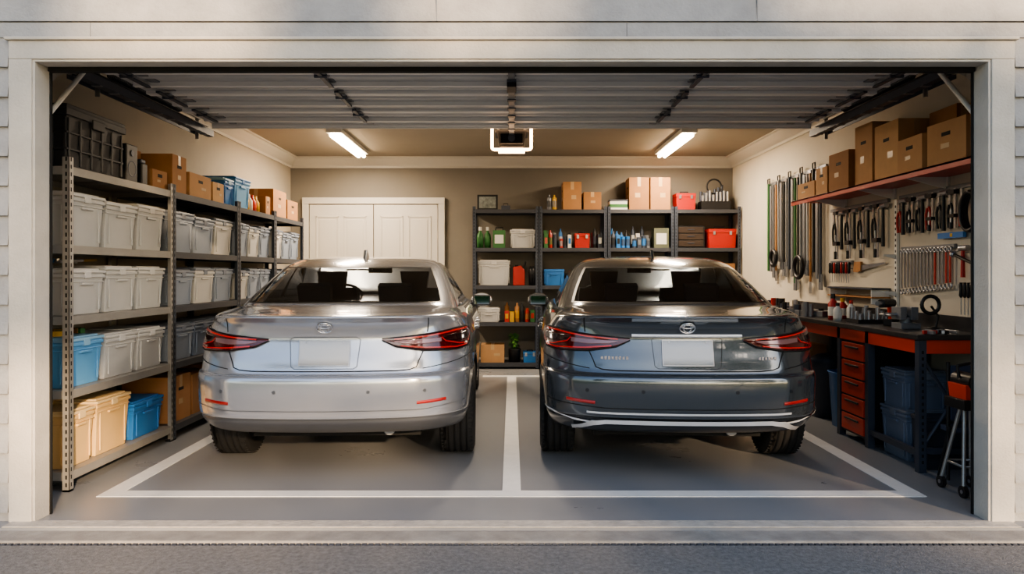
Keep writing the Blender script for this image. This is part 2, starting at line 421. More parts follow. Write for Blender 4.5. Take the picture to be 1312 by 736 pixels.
bin_(-3.07,-2.655,.51,.90,LV[1],.31,BLUE,LIDB); bin_(-3.07,-2.655,.92,1.33,LV[1],.30,BINW,LIDW); bin_(-3.07,-2.655,1.35,1.745,LV[1],.30,BINW,LIDW)
for k,(a,c) in enumerate(slots(bays[1],3)): bin_(-3.07,-2.655,a,c,LV[1],.29,(BING,BSLATE,BING)[k],LIDG)
for k,(a,c) in enumerate(slots(bays[2],2)): bin_(-3.07,-2.655,a,c,LV[1],.29,(BSLATE,BING)[k],LIDG)
for k,(a,c) in enumerate(slots(bays[3],2)): bin_(-3.07,-2.655,a,c,LV[1],.29,(BINW,BSLATE)[k],LIDG)
bin_(-3.07,-2.655,.51,.80,LV[0],.35,TAN,TANL,'storage_tote'); bin_(-3.07,-2.655,.82,1.24,LV[0],.37,TAN,TANL,'storage_tote')
bin_(-3.05,-2.655,1.28,1.72,LV[0],.27,BLUED,BLUED)
card(-3.06,-2.67,1.87,2.22,LV[0],.36,1); card(-3.06,-2.67,2.26,2.68,LV[0],.33,3); card(-3.06,-2.67,2.72,3.10,LV[0],.36,3)
for a in (3.25,3.72): card(-3.06,-2.67,a,a+.42,LV[0],.34)
for a in (4.35,4.82): card(-3.06,-2.67,a,a+.42,LV[0],.34)
b=MB()
for i in range(12):
    b.tube([(rnd(-.12,.12),rnd(-.2,.2),.012+rnd(0,.02)) for _ in range(4)],.009,random.choice([BLUE,LABEL,YEL,STEEL]),n=6)
b.build('small_hand_tools',(-2.84,.72,LV[2]+.315))
b=MB()
for i in range(12):
    b.box((rnd(-.12,.12),rnd(-.16,.16),.018),(.09,.035,.032),random.choice([YEL,LABEL,WOOD,GREEN]),R=Matrix.Rotation(rnd(0,3),3,'Z'))
b.build('garden_hand_tools',(-2.84,.71,LV[1]+.312))
def crate(x0,x1,y0,y1,z,h,mat):
    b=MB(); dx,dy=x1-x0,y1-y0
    b.box((0,0,h*.46),(dx*.94,dy*.94,h*.9),mat,.93,.95)
    for k in range(2):
        b.box((0,0,h*(.30+.26*k)),(dx*.955,dy*.955,.014),mat)
    for k in range(6):
        for s in (-1,1):
            b.box((s*dx*.468,-dy*.44+dy*.88*k/5,h*.42),(.012,.016,h*.74),mat)
            b.box((-dx*.44+dx*.88*k/5,s*dy*.468,h*.42),(.016,.012,h*.74),mat)
    b.box((0,0,h*.88),(dx,dy,.045),mat); b.box((0,0,h*.96),(dx*.98,dy*.98,.03),mat); b.box((0,0,h*.995),(dx*.5,dy*.6,.016),mat)
    for s in (-1,1): b.box((s*dx*.49,0,h*.8),(.02,.14,.06),mat); b.box((0,s*dy*.49,h*.8),(.14,.02,.06),mat)
    return b.build('lidded_crate',((x0+x1)/2,(y0+y1)/2,z+.001),bevel=.004)
crate(-3.08,-2.66,.50,1.18,LV[4],.385,M('charcoal_plastic',(44,46,50),.5))
b=MB(); b.bb(-.09,.09,-.075,.075,0,.27,BLACK); b.lathe([(0,.088),(.045,.088),(.055,.094),(.06,.088)],(0,0,.1),DARKS,axis='x'); b.cyl((.088,0,.21),(.094,0,.21),.022,DARKS)
b.build('loudspeaker',(-2.77,1.30,LV[4]+.001),bevel=.006)
b=MB(); b.bb(-.06,.06,-.04,.04,0,.16,BLACK); b.box((0,0,.175),(.10,.07,.03),DARKS); b.build('battery_charger',(-2.73,1.46,LV[4]+.001),bevel=.008)
card(-3.07,-2.86,1.47,1.78,LV[4],.30,1)
card(-2.82,-2.66,1.56,1.78,LV[4],.14,1)
card(-3.06,-2.66,1.86,2.12,LV[4],.30,1); card(-3.05,-2.66,2.17,2.62,LV[4],.20,0); card(-3.05,-2.66,2.66,2.90,LV[4],.18,2)
bin_(-3.06,-2.66,2.94,3.16,LV[4],.26,BLUED,LIDB); bin_(-3.06,-2.66,3.20,3.62,LV[4],.31,BLUE,BLUED)
b=MB()
for i,(yy,c) in enumerate(((-.15,YEL),(-.05,LABEL),(.06,ORNG),(.16,YEL))):
    b.lathe([(0,0),(.045,0),(.045,.12),(.02,.16),(.018,.19),(0,.19)],(.08,yy,0),c,n=14); b.lathe([(0,0),(.05,0),(.05,.17),(.02,.21),(0,.21)],(-.06,yy,0),random.choice([YEL,GREEN,BLUED]),n=14)
b.build('paint_bottles',(-2.84,3.86,LV[4]+.001))
card(-3.06,-2.67,4.10,4.24,LV[4],.2,3); card(-3.06,-2.67,4.34,4.82,LV[4],.31,1); card(-3.06,-2.67,4.88,5.28,LV[4],.24,3)

FY=BY-.40
def toolbox(x0,x1,z,h,mat,name='toolbox',dy=.24):
    b=MB(); dx=x1-x0
    b.box((0,0,h*.36),(dx,dy,h*.72),mat,.96,.96); b.box((0,0,h*.80),(dx*1.02,dy*1.03,h*.18),mat,1,1)
    b.box((0,0,h*.71),(dx*1.01,dy*1.02,.006),BLACK)
    b.tube([(-dx*.2,0,h*.88),(-dx*.2,0,h*1.0),(dx*.2,0,h*1.0),(dx*.2,0,h*.88)],.01,BLACK,n=8)
    for s in (-.3,.3): b.box((s*dx,-dy*.52,h*.70),(.03,.012,.05),STEEL)
    return b.build(name,((x0+x1)/2,FY+dy/2+.01,z+.001),bevel=.006)
def cans(x0,x1,z,n,name,hs=(.1,.2),cols=None,dep=2):
    b=MB(); cols=cols or [RED,BLUED,GREEN,LABEL,YEL,BLACK,STEEL,BLACK,DARKS,GREYS]
    w=(x1-x0)/n
    for j in range(dep):
        for i in range(n):
            r=min(w*.46,.05); h=rnd(*hs)+.03*j; x=-(x1-x0)/2+w*(i+.5); y=j*.13; c=random.choice(cols); c2=random.choice(cols)
            k=random.random()
            if k<.4: b.lathe([(0,0),(r,0),(r,h*.78),(r*.4,h*.88),(r*.4,h),(0,h)],(x,y,0),c,n=12); b.cyl((x,y,h*.2),(x,y,h*.6),r*1.02,c2,n=12,caps=False)
            elif k<.7: b.lathe([(0,0),(r,0),(r*1.03,.006),(r,.012),(r,h*.68),(r*1.03,h*.7),(r*.9,h*.71),(0,h*.71)],(x,y,0),c,n=12); b.cyl((x,y,h*.15),(x,y,h*.55),r*1.02,c2,n=12,caps=False)
            else: b.box((x,y,h*.4),(w*.86,.09,h*.8),c); b.box((x,y-.046,h*.42),(w*.6,.002,h*.35),c2)
    return b.build(name,((x0+x1)/2,FY+.09,z+.001),bevel=.002)
def bk(x0,x1,z,h,k=None,d=.32): card(x0,x1,FY+.02,FY+.02+d,z,h,k,rz=0)
z=LB[4]
b=MB(); b.bb(-.14,.14,-.02,.02,0,.21,BLACK); b.bb(-.115,.115,-.023,-.02,.025,.185,M('picture_print',(120,125,120),.5,var=.5,vs=20)); b.build('framed_picture',(-.33,FY+.1,z+.001),bevel=.003)
b=MB(); b.box((0,0,.03),(.12,.1,.06),DARKS); b.tube([(-.03,0,.06),(-.03,0,.09),(.03,0,.09),(.03,0,.06)],.006,BLACK); b.build('tape_measure',(-.08,FY+.1,z+.001),bevel=.01)
cans(.48,.62,z,2,'spray_cans',(.15,.22),dep=1)
bk(.70,.95,z,.38,1); bk(.98,1.22,z,.24,3); b=MB(); b.bb(-.12,.12,-.1,.1,0,.13,LABEL); b.bb(-.121,.121,-.101,.101,.03,.08,GREEN); b.bb(-.125,.125,-.105,.105,.12,.14,DARKS); b.build('fertilizer_box',(1.46,FY+.14,z+.001),bevel=.004)
bk(1.60,1.87,z,.44,3); bk(1.89,2.16,z,.44,1)
toolbox(2.24,2.50,z,.25,REDP)
b=MB()
for x in np.linspace(-.17,.17,8):
    b.cyl((x,0,0),(x,0,rnd(.2,.28)),.018,STEEL,n=8); b.cyl((x,.1,0),(x,.1,rnd(.25,.36)),.02,DARKS,n=8)
b.bb(-.2,.2,-.05,.15,0,.12,BLACK); b.tube([(.1*math.cos(t),.05,.33+.1*math.sin(t)) for t in np.linspace(0,6,20)],.012,BLACK,n=6)
b.build('tool_caddy',(2.79,FY+.1,z+.001))
z=LB[3]
b=MB()
for x in (-.05,.05): b.lathe([(0,0),(.045,0),(.048,.14),(.04,.19),(.018,.22),(.018,.27),(0,.27)],(x,0,0),GREEN,n=14); b.cyl((x,0,.24),(x,0,.29),.022,LABEL,n=10)
b.build('green_bottles',(-.38,FY+.1,z+.001))
b=MB(); b.box((0,0,.12),(.17,.2,.24),GREEN,.95,.95); b.box((0,-.1,.12),(.12,.006,.12),LABEL); b.tube([(-.05,0,.24),(-.05,0,.28),(.05,0,.28),(.05,0,.24)],.01,BLACK); b.build('coolant_jug',(-.17,FY+.13,z+.001),bevel=.008)
bin_(-.02,.32,FY+.01,FY+.34,z,.26,BINW,LIDW)
cans(.44,.62,z,3,'spray_cans',(.2,.28)); cans(.65,.82,z,3,'paint_cans',(.16,.26)); toolbox(.86,1.06,z,.22,REDP); cans(1.10,1.24,z,2,'paint_cans',(.2,.28))
cans(1.36,1.62,z,4,'cleaner_bottles',(.18,.26),[BLUED,DARKS,LABEL,BLACK,BLUED]); cans(1.65,1.90,z,4,'cleaner_bottles',(.18,.28),[BLUED,BLACK,LABEL,DARKS,GREYS]); b=MB(); b.bb(-.1,.1,-.1,.1,0,.27,M('olive_box',(92,96,78),.6)); b.bb(-.07,.07,-.102,-.1,.05,.2,LABEL); b.build('supply_box',(2.04,FY+.13,z+.001),bevel=.004)
b=MB(); b.bb(-.19,.19,-.14,.14,0,.30,BLACK)
for i in range(3): b.bb(-.17,.17,-.15,-.14,.02+.092*i,.10+.092*i,M('dark_brown_drawer',(56,44,36),.5)); b.bb(-.05,.05,-.158,-.15,.06+.092*i,.07+.092*i,DARKS)
b.build('small_parts_drawer_unit',(2.44,FY+.17,z+.001),bevel=.004)
toolbox(2.68,3.05,z,.29,REDP,dy=.3)
z=LB[2]
bin_(-.46,-.02,FY+.01,FY+.36,z,.35,BINW,LIDW)
b=MB(); b.prism([(-.1,0),(.06,0),(.06,.2),(.01,.27),(-.1,.25)],'y',-.07,.07,REDP); b.tube([(.03,0,.22),(.06,0,.28),(.07,0,.33)],.014,BLACK); b.cyl((-.05,0,.25),(-.05,0,.28),.025,BLACK); b.build('fuel_can',(.12,FY+.12,z+.001),bevel=.01)
b=MB(); b.lathe([(0,0),(.045,0),(.05,.2),(.03,.26),(0,.26)],(0,0,0),BLACK,n=14); b.build('oil_bottle',(.28,FY+.1,z+.001))
bin_(.44,.72,FY+.01,FY+.3,z,.22,BLUED,None,'parts_bin'); cans(.76,1.2,z,6,'motor_oil_bottles',(.18,.3)); cans(1.4,2.1,z,9,'paint_cans',(.16,.3)); toolbox(2.3,2.7,z,.28,BLACK); bk(2.74,3.04,z,.3)
z=LB[1]
bin_(-.46,-.16,FY+.01,FY+.3,z,.2,LIDW,LIDW); cans(-.10,.32,z,6,'cleaner_bottles',(.14,.26),[YEL,RED,BLACK,GREEN,WOOD]); bin_(.46,.84,FY+.01,FY+.33,z,.26,BING,LIDG); bin_(.88,1.24,FY+.01,FY+.33,z,.26,BING,LIDG)
bin_(1.4,1.78,FY+.01,FY+.33,z,.26,BINW,LIDG); bin_(1.8,2.16,FY+.01,FY+.33,z,.26,BING,LIDG); bk(2.3,2.66,z,.3); bk(2.68,3.02,z,.3)
z=LB[0]
bk(-.42,-.10,z,.24,0); b=MB(); b.lathe([(0,0),(.07,0),(.085,.17),(.09,.18),(.08,.18),(0,.17)],(0,0,0),BLACK,n=16)
LEAFL=M('leaf_light',(90,140,60),.6)
for i in range(60):
    a=rnd(0,6.28); r=rnd(.02,.07); h=rnd(.2,.38); b.box((r*math.cos(a),r*math.sin(a),h),(.05,.03,.004),random.choice([GREEN,LEAFL]),R=Matrix.Rotation(a,3,'Z')@Matrix.Rotation(rnd(-1,1),3,'Y'))
    if i%6==0: b.cyl((0,0,.15),(r*math.cos(a),r*math.sin(a),h),.004,GREEN,n=5)
b.build('potted_plant',(.04,FY+.12,z+.001))
toolbox(.16,.34,z,.16,BLUED)
for a in (.46,.88,1.4,1.82,2.3,2.7): bin_(a,a+.34,FY+.01,FY+.33,z,.3,random.choice([BINW,BING,DKB]),LIDG)

# ------------------------------------------------------------------ right wall
g=MB()
SX0=2.74
g.bb(SX0,HW-.005,.36,3.32,1.985,2.0,RED); g.bb(SX0,SX0+.006,.36,3.32,1.955,2.0,RED)
for yy in (.62,1.35,2.08,2.95):
    g.bb(HW-.022,HW-.002,yy-.02,yy+.02,1.90,1.985,FIX)
    g.prism([(SX0+.03,1.985),(HW-.02,1.985),(HW-.02,1.90)],'y',yy-.006,yy+.006,FIX)
g.build('red_wall_shelf',bevel=.0015)
ZS=2.0
card(2.78,3.08,.38,.56,ZS,.52,1); card(2.77,3.05,.60,1.00,ZS,.27,0); card(2.76,2.96,1.04,1.37,ZS,.24,0); 
card(2.80,3.07,1.42,1.78,ZS,.42,2); card(2.80,3.07,1.82,2.10,ZS,.48,0); card(2.77,3.05,2.16,2.52,ZS,.32,3); card(2.77,3.02,2.56,2.80,ZS,.24,0); card(2.77,2.98,2.84,3.22,ZS,.15,0)
card(2.99,3.09,1.04,1.37,ZS,.44,1)

BX=2.64; BT=.90
g=empty('workbench',(0,0,0))
TOP=M('bench_top_black',(44,44,46),.35,var=.2,vs=10)
b=MB(); b.bb(BX-.02,HW-.02,.85,4.25,BT-.035,BT,TOP); b.build('top',parent=g,bevel=.004)
b=MB()
b.bb(BX,BX+.012,.92,4.2,BT-.125,BT-.035,ORNG); b.bb(BX+.05,HW-.03,.872,.885,BT-.125,BT-.035,ORNG)
b.build('apron',parent=g,bevel=.002)
b=MB()
for yy in (.87,1.55,2.02,3.1,4.2):
    for xx in (BX,HW-.075): b.bb(xx,xx+.05,yy,yy+.05,0,BT-.035,DARKS)
for yy in (.87,4.2): b.bb(BX+.05,HW-.07,yy+.01,yy+.04,.12,.16,DARKS)
b.bb(BX+.01,BX+.04,.92,1.55,.10,.14,DARKS)
for (z0,z1) in ((.16,.74),(.74,.16)):
    b.cyl((BX+.04,.90,z0),(HW-.06,.90,z1),.012,DARKS,n=8)
for k in range(18): b.bb(BX+.018,BX+.032,.8694,.87,.06+k*.042,.08+k*.042,BLACKM)
b.bb(HW-.03,HW-.023,.9,4.2,BT,BT+.10,TOP)
b.build('frame',parent=g,bevel=.002)
b=MB()
b.bb(BX+.015,HW-.08,1.61,2.01,.05,BT-.13,BLACK)
for k in range(5):
    z0=.07+k*.14; b.bb(BX+.0,BX+.016,1.63,1.99,z0,z0+.125,ORNG); b.bb(BX-.012,BX,1.70,1.92,z0+.085,z0+.10,BLACK)
b.build('drawer_cabinet',parent=g,bevel=.003)
bin_(2.70,3.02,1.14,1.50,.0,.36,BSLATE,LIDG); bin_(2.70,3.02,1.16,1.49,.362-.018,.28,BSLATE,LIDG)
b=MB(); b.box((0,0,.16),(.30,.17,.32),DKB,.9,.9); b.box((0,0,.33),(.31,.18,.03),DKB)
b.build('waste_bin',(2.87,1.03,0),bevel=.01)
b=MB(); b.lathe([(0,0),(.16,0),(.19,.45),(.2,.46),(.18,.46),(.17,.4),(0,.4)],(0,0,0),BLUED,n=24); b.build('blue_bucket',(2.90,2.36,0))
b=MB(); b.lathe([(0,0),(.15,0),(.17,.5),(.18,.52),(.1,.56),(0,.57)],(0,0,0),DKB,n=24); b.build('shop_waste_drum',(2.88,2.78,0))
bin_(2.70,3.04,3.2,3.62,0,.4,BSLATE,LIDG); bin_(2.70,3.04,3.68,4.1,0,.42,DKB,LIDG); card(2.72,3.04,3.2,3.6,.405,.2,0)
b=MB()
NAV=M('navy_canvas',(52,62,84),.8)
b.bb(-.15,.15,-.02,.0,.38,.72,NAV); b.bb(-.15,.15,-.02,.10,.30,.33,NAV)
for s in (-1,1):
    b.cyl((s*.16,.0,0),(s*.16,.0,.74),.011,BLACK,n=8); b.cyl((s*.16,.10,0),(s*.16,-.02,.34),.011,BLACK,n=8)
b.build('folding_stool',(2.90,.72,0))
g=empty('wet_dry_tool_stand',(2.70,.46,0))
b=MB()
for sx in (-1,1):
    for sy in (-1,1):
        b.cyl((sx*.03,sy*.02,.50),(sx*.09,sy*.11,.06),.011,GALV,n=8)
        b.cyl((sx*.09-.012,sy*.11,.035),(sx*.09+.012,sy*.11,.035),.035,BLACK,n=16); b.cyl((sx*.09-.014,sy*.11,.035),(sx*.09+.014,sy*.11,.035),.012,STEEL,n=10)
b.tube([(-.075,-.085,.17),(.075,-.085,.17),(.075,.085,.17),(-.075,.085,.17)],.008,GALV,closed=True)
b.build('legs',parent=g)
b=MB()
b.box((0,0,.53),(.16,.2,.06),BLACK); b.box((0,0,.60),(.13,.18,.09),ORNG,.9,.9); b.cyl((0,-.09,.66),(0,.09,.66),.05,BLACK,n=18); b.cyl((0,-.10,.66),(0,-.085,.66),.03,ORNG,n=18)
b.tube([(-.05,0,.68),(-.06,0,.75),(.04,0,.77),(.06,0,.69)],.011,BLACK)
b.build('power_tool',parent=g,bevel=.008)

WX=HW-.012
def rail(b,y0,y1,z): b.bb(WX-.012,HW-.002,y0,y1,z-.015,z+.015,GREYS)
def wrench(b,y,z,L,m=STEEL,hm=None):
    x=WX-.022
    b.box((x,y,z-L/2),(.008,.017,L*.84),hm or m)
    b.tube([(x,y+.016*math.cos(t),z-.012+.016*math.sin(t)) for t in np.linspace(0,2*math.pi,13)[:-1]],.007,m,n=6,closed=True)
    b.tube([(x,y+.019*math.cos(t),z-L+.0+.019*math.sin(t)) for t in np.linspace(-math.pi*1.25,math.pi*.25,10)],.007,m,n=6)
    b.cyl((x,y,z+.004),(HW-.002,y,z+.004),.003,STEEL,n=6)
def pliers(b,y,z,L,hc):
    x=WX-.024
    b.prism([(y-.014,z-L*.35),(y+.014,z-L*.35),(y+.010,z),(y-.010,z)],'x',x-.006,x+.006,STEEL); b.cyl((x-.01,y,z-L*.33),(x+.01,y,z-L*.33),.014,STEEL)
    for s in (-1,1): b.tube([(x,y+s*.008,z-L*.35),(x,y+s*.03,z-L*.55),(x,y+s*.028,z-L*.8),(x,y+s*.018,z-L)],.010,hc,n=7)
    b.cyl((x,y,z-L*.2),(HW-.002,y,z-L*.2),.003,STEEL,n=6)
def hammer(b,y,z,L,hc):
    x=WX-.03
    b.cyl((x,y,z-L),(x,y,z),.015,hc,n=10,r1=.011); b.cyl((x,y-.06,z),(x,y+.03,z),.02,STEEL,n=12)
    b.prism([(y+.03,z+.016),(y+.03,z-.016),(y+.08,z-.024)],'x',x-.01,x+.01,STEEL); b.cyl((x,y,z-.03),(HW-.002,y,z-.03),.004,STEEL,n=6)
def driver(b,y,z,L,hc):
    x=WX-.024
    b.lathe([(0,0),(.010,-.0),(.014,-.02),(.011,-.05),(.014,-.09),(.006,-.105),(0,-.105)],(x,y,z),hc,n=10); b.cyl((x,y,z-.1),(x,y,z-L),.0035,STEEL,n=6); b.cyl((x,y,z-.06),(HW-.002,y,z-.06),.003,STEEL,n=6)
def clamp(b,y,z,L):
    x=WX-.03; b.bb(x-.004,x+.004,y-.012,y+.012,z-L,z,STEEL); b.bb(x-.02,x+.02,y-.016,y+.06,z-.04,z-.01,BLACK); b.bb(x-.02,x+.02,y-.016,y+.06,z-L*.72,z-L*.64,BLACK); b.cyl((x,y+.048,z-L*.85),(x,y+.048,z-L*.5),.006,STEEL); b.cyl((x,y+.048,z-L),(x,y+.048,z-L*.84),.014,BLACK,n=8)
b=MB(); rail(b,3.35,4.95,2.36); rail(b,3.35,4.95,2.28)
i=0
for y in np.arange(3.42,4.92,.082):
    x=WX-.035; kind=i%4; L=rnd(.95,1.15)
    hc=[DARKS,GREYS,BLACK,GREEN,STEEL][i%5]
    if kind==0:
        b.cyl((x,y,2.33),(x,y,2.33-L),.014,hc,n=8); b.box((x,y,2.33-L),(.012,.075,.16),GREYS)
    elif kind==1:
        b.bb(x-.008,x+.008,y-.028,y+.028,2.36-L,2.33,GREYS)
    elif kind==2:
        b.cyl((x,y,2.36),(x,y,2.4-L),.018,hc,n=8); b.tube([(x,y-.03,2.36),(x,y-.03,2.42),(x,y+.03,2.42),(x,y+.03,2.36),(x,y,2.34)],.008,BLACK,n=6)
    else:
        b.cyl((x,y,2.34),(x,y,2.34-L),.012,WOOD if i%3==0 else hc,n=8); b.box((x,y,2.34),(.03,.07,.03),STEEL)
        for q in (-.025,0,.025): b.cyl((x,y+q,2.34-L),(x,y+q,2.22-L),.004,STEEL,n=5)
    i+=1
b.build('long_handled_tool_rack')
for (yy,zz,r) in ((3.86,1.36,.11),(4.6,1.47,.085)):
    xx=WX-.085
    b=MB(); b.tube([(xx,yy+r*math.cos(t),zz+r*math.sin(t)) for t in np.linspace(0,2*math.pi,29)[:-1]],.022,BLACK,n=10,closed=True)
    b.cyl((xx,yy,zz+r-.02),(HW-.002,yy,zz+r-.02),.005,STEEL); b.build('hose_coil')
b=MB(); rail(b,2.16,3.25,1.90)
for k,yy in enumerate(np.arange(2.2,3.22,.085)):
    if k%3==0: hammer(b,yy,1.86,.34,BLACK)
    elif k%3==1: clamp(b,yy,1.89,.46)
    else: pliers(b,yy,1.88,.32,BLACK)
b.build('clamp_and_hammer_rack')
b=MB()
x=WX-.012
b.prism([(2.2,1.39),(2.62,1.37),(2.62,1.32),(2.2,1.375)],'x',x-.002,x+.002,STEEL); b.prism([(2.61,1.40),(2.73,1.40),(2.75,1.31),(2.67,1.305),(2.61,1.32)],'x',x-.012,x+.01,WOOD); b.cyl((x,2.4,1.37),(HW-.002,2.4,1.37),.004,STEEL)
b.build('hand_saw')
b=MB(); rail(b,2.80,3.25,1.40)
for yy in np.arange(2.83,3.24,.05): driver(b,yy,1.40,.19,REDP if int(yy*100)%3==0 else BLACK)
b.build('screwdriver_rack')
b=MB(); b.bb(HW-.022,HW-.002,2.02,2.06,1.02,1.89,FIX)
for k in range(18): b.bb(HW-.0226,HW-.022,2.032,2.048,1.06+k*.045,1.08+k*.045,BLACKM)
for z in (1.15,1.45): b.prism([(HW-.022,z),(HW-.12,z),(HW-.12,z-.01),(HW-.022,z-.04)],'y',2.035,2.045,FIX)
b.build('shelf_standard')
b=MB(); rail(b,.86,1.98,1.90)
for k,yy in enumerate(np.arange(1.14,1.97,.068)):
    if k%4==3: hammer(b,yy,1.87,.27,BLACK)
    elif k%4==1: clamp(b,yy,1.89,.28)
    else: pliers(b,yy,1.88,.26,BLACK if k%3 else REDP)
b.build('pliers_rack')
b=MB()
for q in range(4):
    b.tube([(WX-.03-.016*q,.98+(.11-.006*q)*math.cos(t),1.71+(.14-.004*q)*math.sin(t)) for t in np.linspace(0,2*math.pi,29)[:-1]],.014,BLACK,n=7,closed=True)
b.cyl((WX-.09,.98,1.84),(HW-.002,.98,1.84),.008,STEEL); b.build('extension_cord_coil')
b=MB(); b.bb(WX-.03,WX-.006,1.12,1.42,1.545,1.585,BLUED); b.bb(WX-.031,WX-.03,1.24,1.27,1.553,1.578,YEL); b.cyl((WX-.01,1.2,1.57),(HW-.002,1.2,1.57),.004,STEEL); b.build('spirit_level')
b=MB(); rail(b,1.25,1.95,1.49)
for k,yy in enumerate(np.arange(1.28,1.93,.046)): wrench(b,yy,1.48,.27+.004*k,STEEL,REDP if k in (0,1,4) else None)
b.build('wrench_rack')
b=MB(); 
hammer(b,1.12,1.47,.20,REDP); hammer(b,.95,1.47,.13,BLACK)
x=WX-.05; b.cyl((x,1.20,1.43),(x,.90,1.34),.011,BLACK); b.ball((x,1.2,1.43),.022,STEEL)
b.build('hanging_hammers')
b=MB(); rail(b,.84,1.2,1.21)
for yy in np.arange(.87,1.18,.04): driver(b,yy,1.235,.22,BLACK)
b.build('screwdriver_rack')
b=MB(); b.bb(HW-.16,HW-.003,2.15,3.0,1.16,1.175,DARKS); b.bb(HW-.16,HW-.003,2.15,3.0,1.09,1.102,WOOD)
for yy in (2.18,2.97): b.bb(HW-.15,HW-.003,yy-.006,yy+.006,1.04,1.16,FIX)
b.build('small_wall_ledge',bevel=.002)

def bottle(x,y,r,h,c,c2,name='spray_bottle'):
    b=MB(); b.lathe([(0,0),(r,0),(r,h*.62),(r*.4,h*.78),(r*.4,h*.86),(0,h*.86)],(0,0,0),c,n=16); b.cyl((0,0,h*.82),(0,0,h),r*.45,c2,n=12); b.cyl((0,0,h*.15),(0,0,h*.5),r*1.01,LABEL,n=16,caps=False)
    b.build(name,(x,y,BT+.001))
bottle(2.76,2.42,.04,.22,REDP,BLACK); bottle(2.86,2.3,.035,.17,LABEL,REDP); bottle(2.90,2.55,.04,.18,REDP,YEL); bottle(2.72,2.24,.035,.15,LABEL,BLACK,'glue_bottle'); bottle(2.94,2.20,.04,.13,DARKS,STEEL,'glue_bottle')
b=MB()
for k in range(30):
    x=rnd(-.17,.06); y=rnd(-.68,.68); b.cyl((x,y,0),(x,y,rnd(.05,.14)),rnd(.02,.04),random.choice([BLACK,STEEL,DARKS,REDP,GREYS]),n=12)
    b.box((rnd(-.14,.10),rnd(-.6,.6),.025),(.1,.06,.05),random.choice([BLACK,STEEL,GREYS]),R=Matrix.Rotation(rnd(0,3),3,'Z'))
b.build('bench_jars_and_parts',(2.85,3.4,BT+.001),bevel=.003)
g=MB()
g.box((0,0,.02),(.14,.14,.04),GREYS); g.cyl((0,0,.04),(0,0,.08),.04,GREYS,n=16); g.box((.03,0,.11),(.05,.13,.09),GREYS); g.box((-.05,0,.11),(.045,.13,.09),GREYS); g.cyl((-.16,0,.10),(.08,0,.10),.014,STEEL,n=12); g.cyl((-.15,-.08,.10),(-.15,.08,.10),.006,STEEL,n=8)
g.build('bench_vise',(2.84,1.40,BT+.001),bevel=.006)
g=MB()
g.lathe([(0,0),(.06,0),(.06,.015),(.02,.03),(0,.03)],(0,0,0),BLACK,n=20); g.tube([(0,0,.02),(.02,.0,.10),(-.03,.0,.17)],.008,BLACK); g.tube([(-.04+.06*math.cos(t),-.01,.18+.06*math.sin(t)) for t in np.linspace(0,2*math.pi,21)[:-1]],.013,BLACK,closed=True)
g.build('magnifier_lamp',(2.92,1.17,BT+.001))
g=MB()
g.cyl((-.09,0,.17),(.07,0,.17),.032,BLACK,n=14); g.cyl((-.14,0,.17),(-.09,0,.17),.018,STEEL,n=12); g.cyl((.03,0,.16),(.05,0,.05),.019,ORNG,n=10); g.box((.05,0,.025),(.10,.07,.05),BLACK)
g.build('cordless_drill',(2.84,1.66,BT+.001),rz=.6,bevel=.003)
g=MB(); g.bb(-.13,.13,-.10,.10,0,.03,BLACK)
for k in range(12): g.cyl((-.10+.07*(k%4),-.07+.07*(k//4),.03),(-.10+.07*(k%4),-.07+.07*(k//4),.07+.025*(k%3)),.018,STEEL,n=10)
g.build('socket_set',(2.86,2.0,BT+.001))
g=MB()
for k in range(8):
    a=rnd(0,3); g.box((rnd(-.12,.12),-.05+k*.015,.012),(.10,.02,.022),random.choice([STEEL,BLACK,REDP,GREYS]),R=Matrix.Rotation(a,3,'Z'))
g.build('loose_bench_tools',(2.84,.95,BT+.001),bevel=.002)

# ------------------------------------------------------------------ cars
def herm(rows,sub=6):
    A=np.array(rows,float); n=len(A); d=np.diff(A,axis=0); sl=np.zeros_like(A)
    for i in range(1,n-1):
        a,c=d[i-1],d[i]; same=(a*c)>0
        sl[i]=np.where(same,2*a*c/np.where(np.abs(a+c)<1e-9,1,a+c),0)
    sl[0]=d[0]; sl[-1]=d[-1]
    out=[]
    for i in range(n-1):
        for k in range(sub):
            t=k/sub; h00=2*t**3-3*t**2+1; h10=t**3-2*t**2+t; h01=-2*t**3+3*t**2; h11=t**3-t**2
            out.append(h00*A[i]+h10*sl[i]+h01*A[i+1]+h11*sl[i+1])
    out.append(A[-1]); return np.array(out)
N1,N2,N3=14,16,46
def taper(y):
    y=np.asarray(y,float); r=np.clip((1.5-y)/1.5,0,1.2); f=np.clip((y-3.2)/1.5,0,1.2)
    return 1-.108*r**2-.09*f**2
def half(v,tp=True):
    z,w,r,f,rc,L,bow=v; p=2.2
    xs=[];ys=[]
    for x in np.linspace(0,w-rc,N1,endpoint=False): xs.append(x); ys.append(r+bow*(x/w)**2)
    for th in np.linspace(0,math.pi/2,N2,endpoint=False):
        x=w-rc+rc*math.sin(th)**(2/p); xs.append(x); ys.append(r+bow*(x/w)**2+L*(1-math.cos(th)**(2/p)))
    ya=r+bow+L; yb=f-bow-L
    for y in np.linspace(ya,yb,N3,endpoint=False): xs.append(w); ys.append(y)
    for th in np.linspace(math.pi/2,0,N2,endpoint=False):
        x=w-rc+rc*math.sin(th)**(2/p); xs.append(x); ys.append(f-bow*(x/w)**2-L*(1-math.cos(th)**(2/p)))
    for x in np.linspace(w-rc,0,N1): xs.append(x); ys.append(f-bow*(x/w)**2)
    xs=np.array(xs); ys=np.array(ys)
    if tp: xs=xs*taper(ys)
    return xs,ys
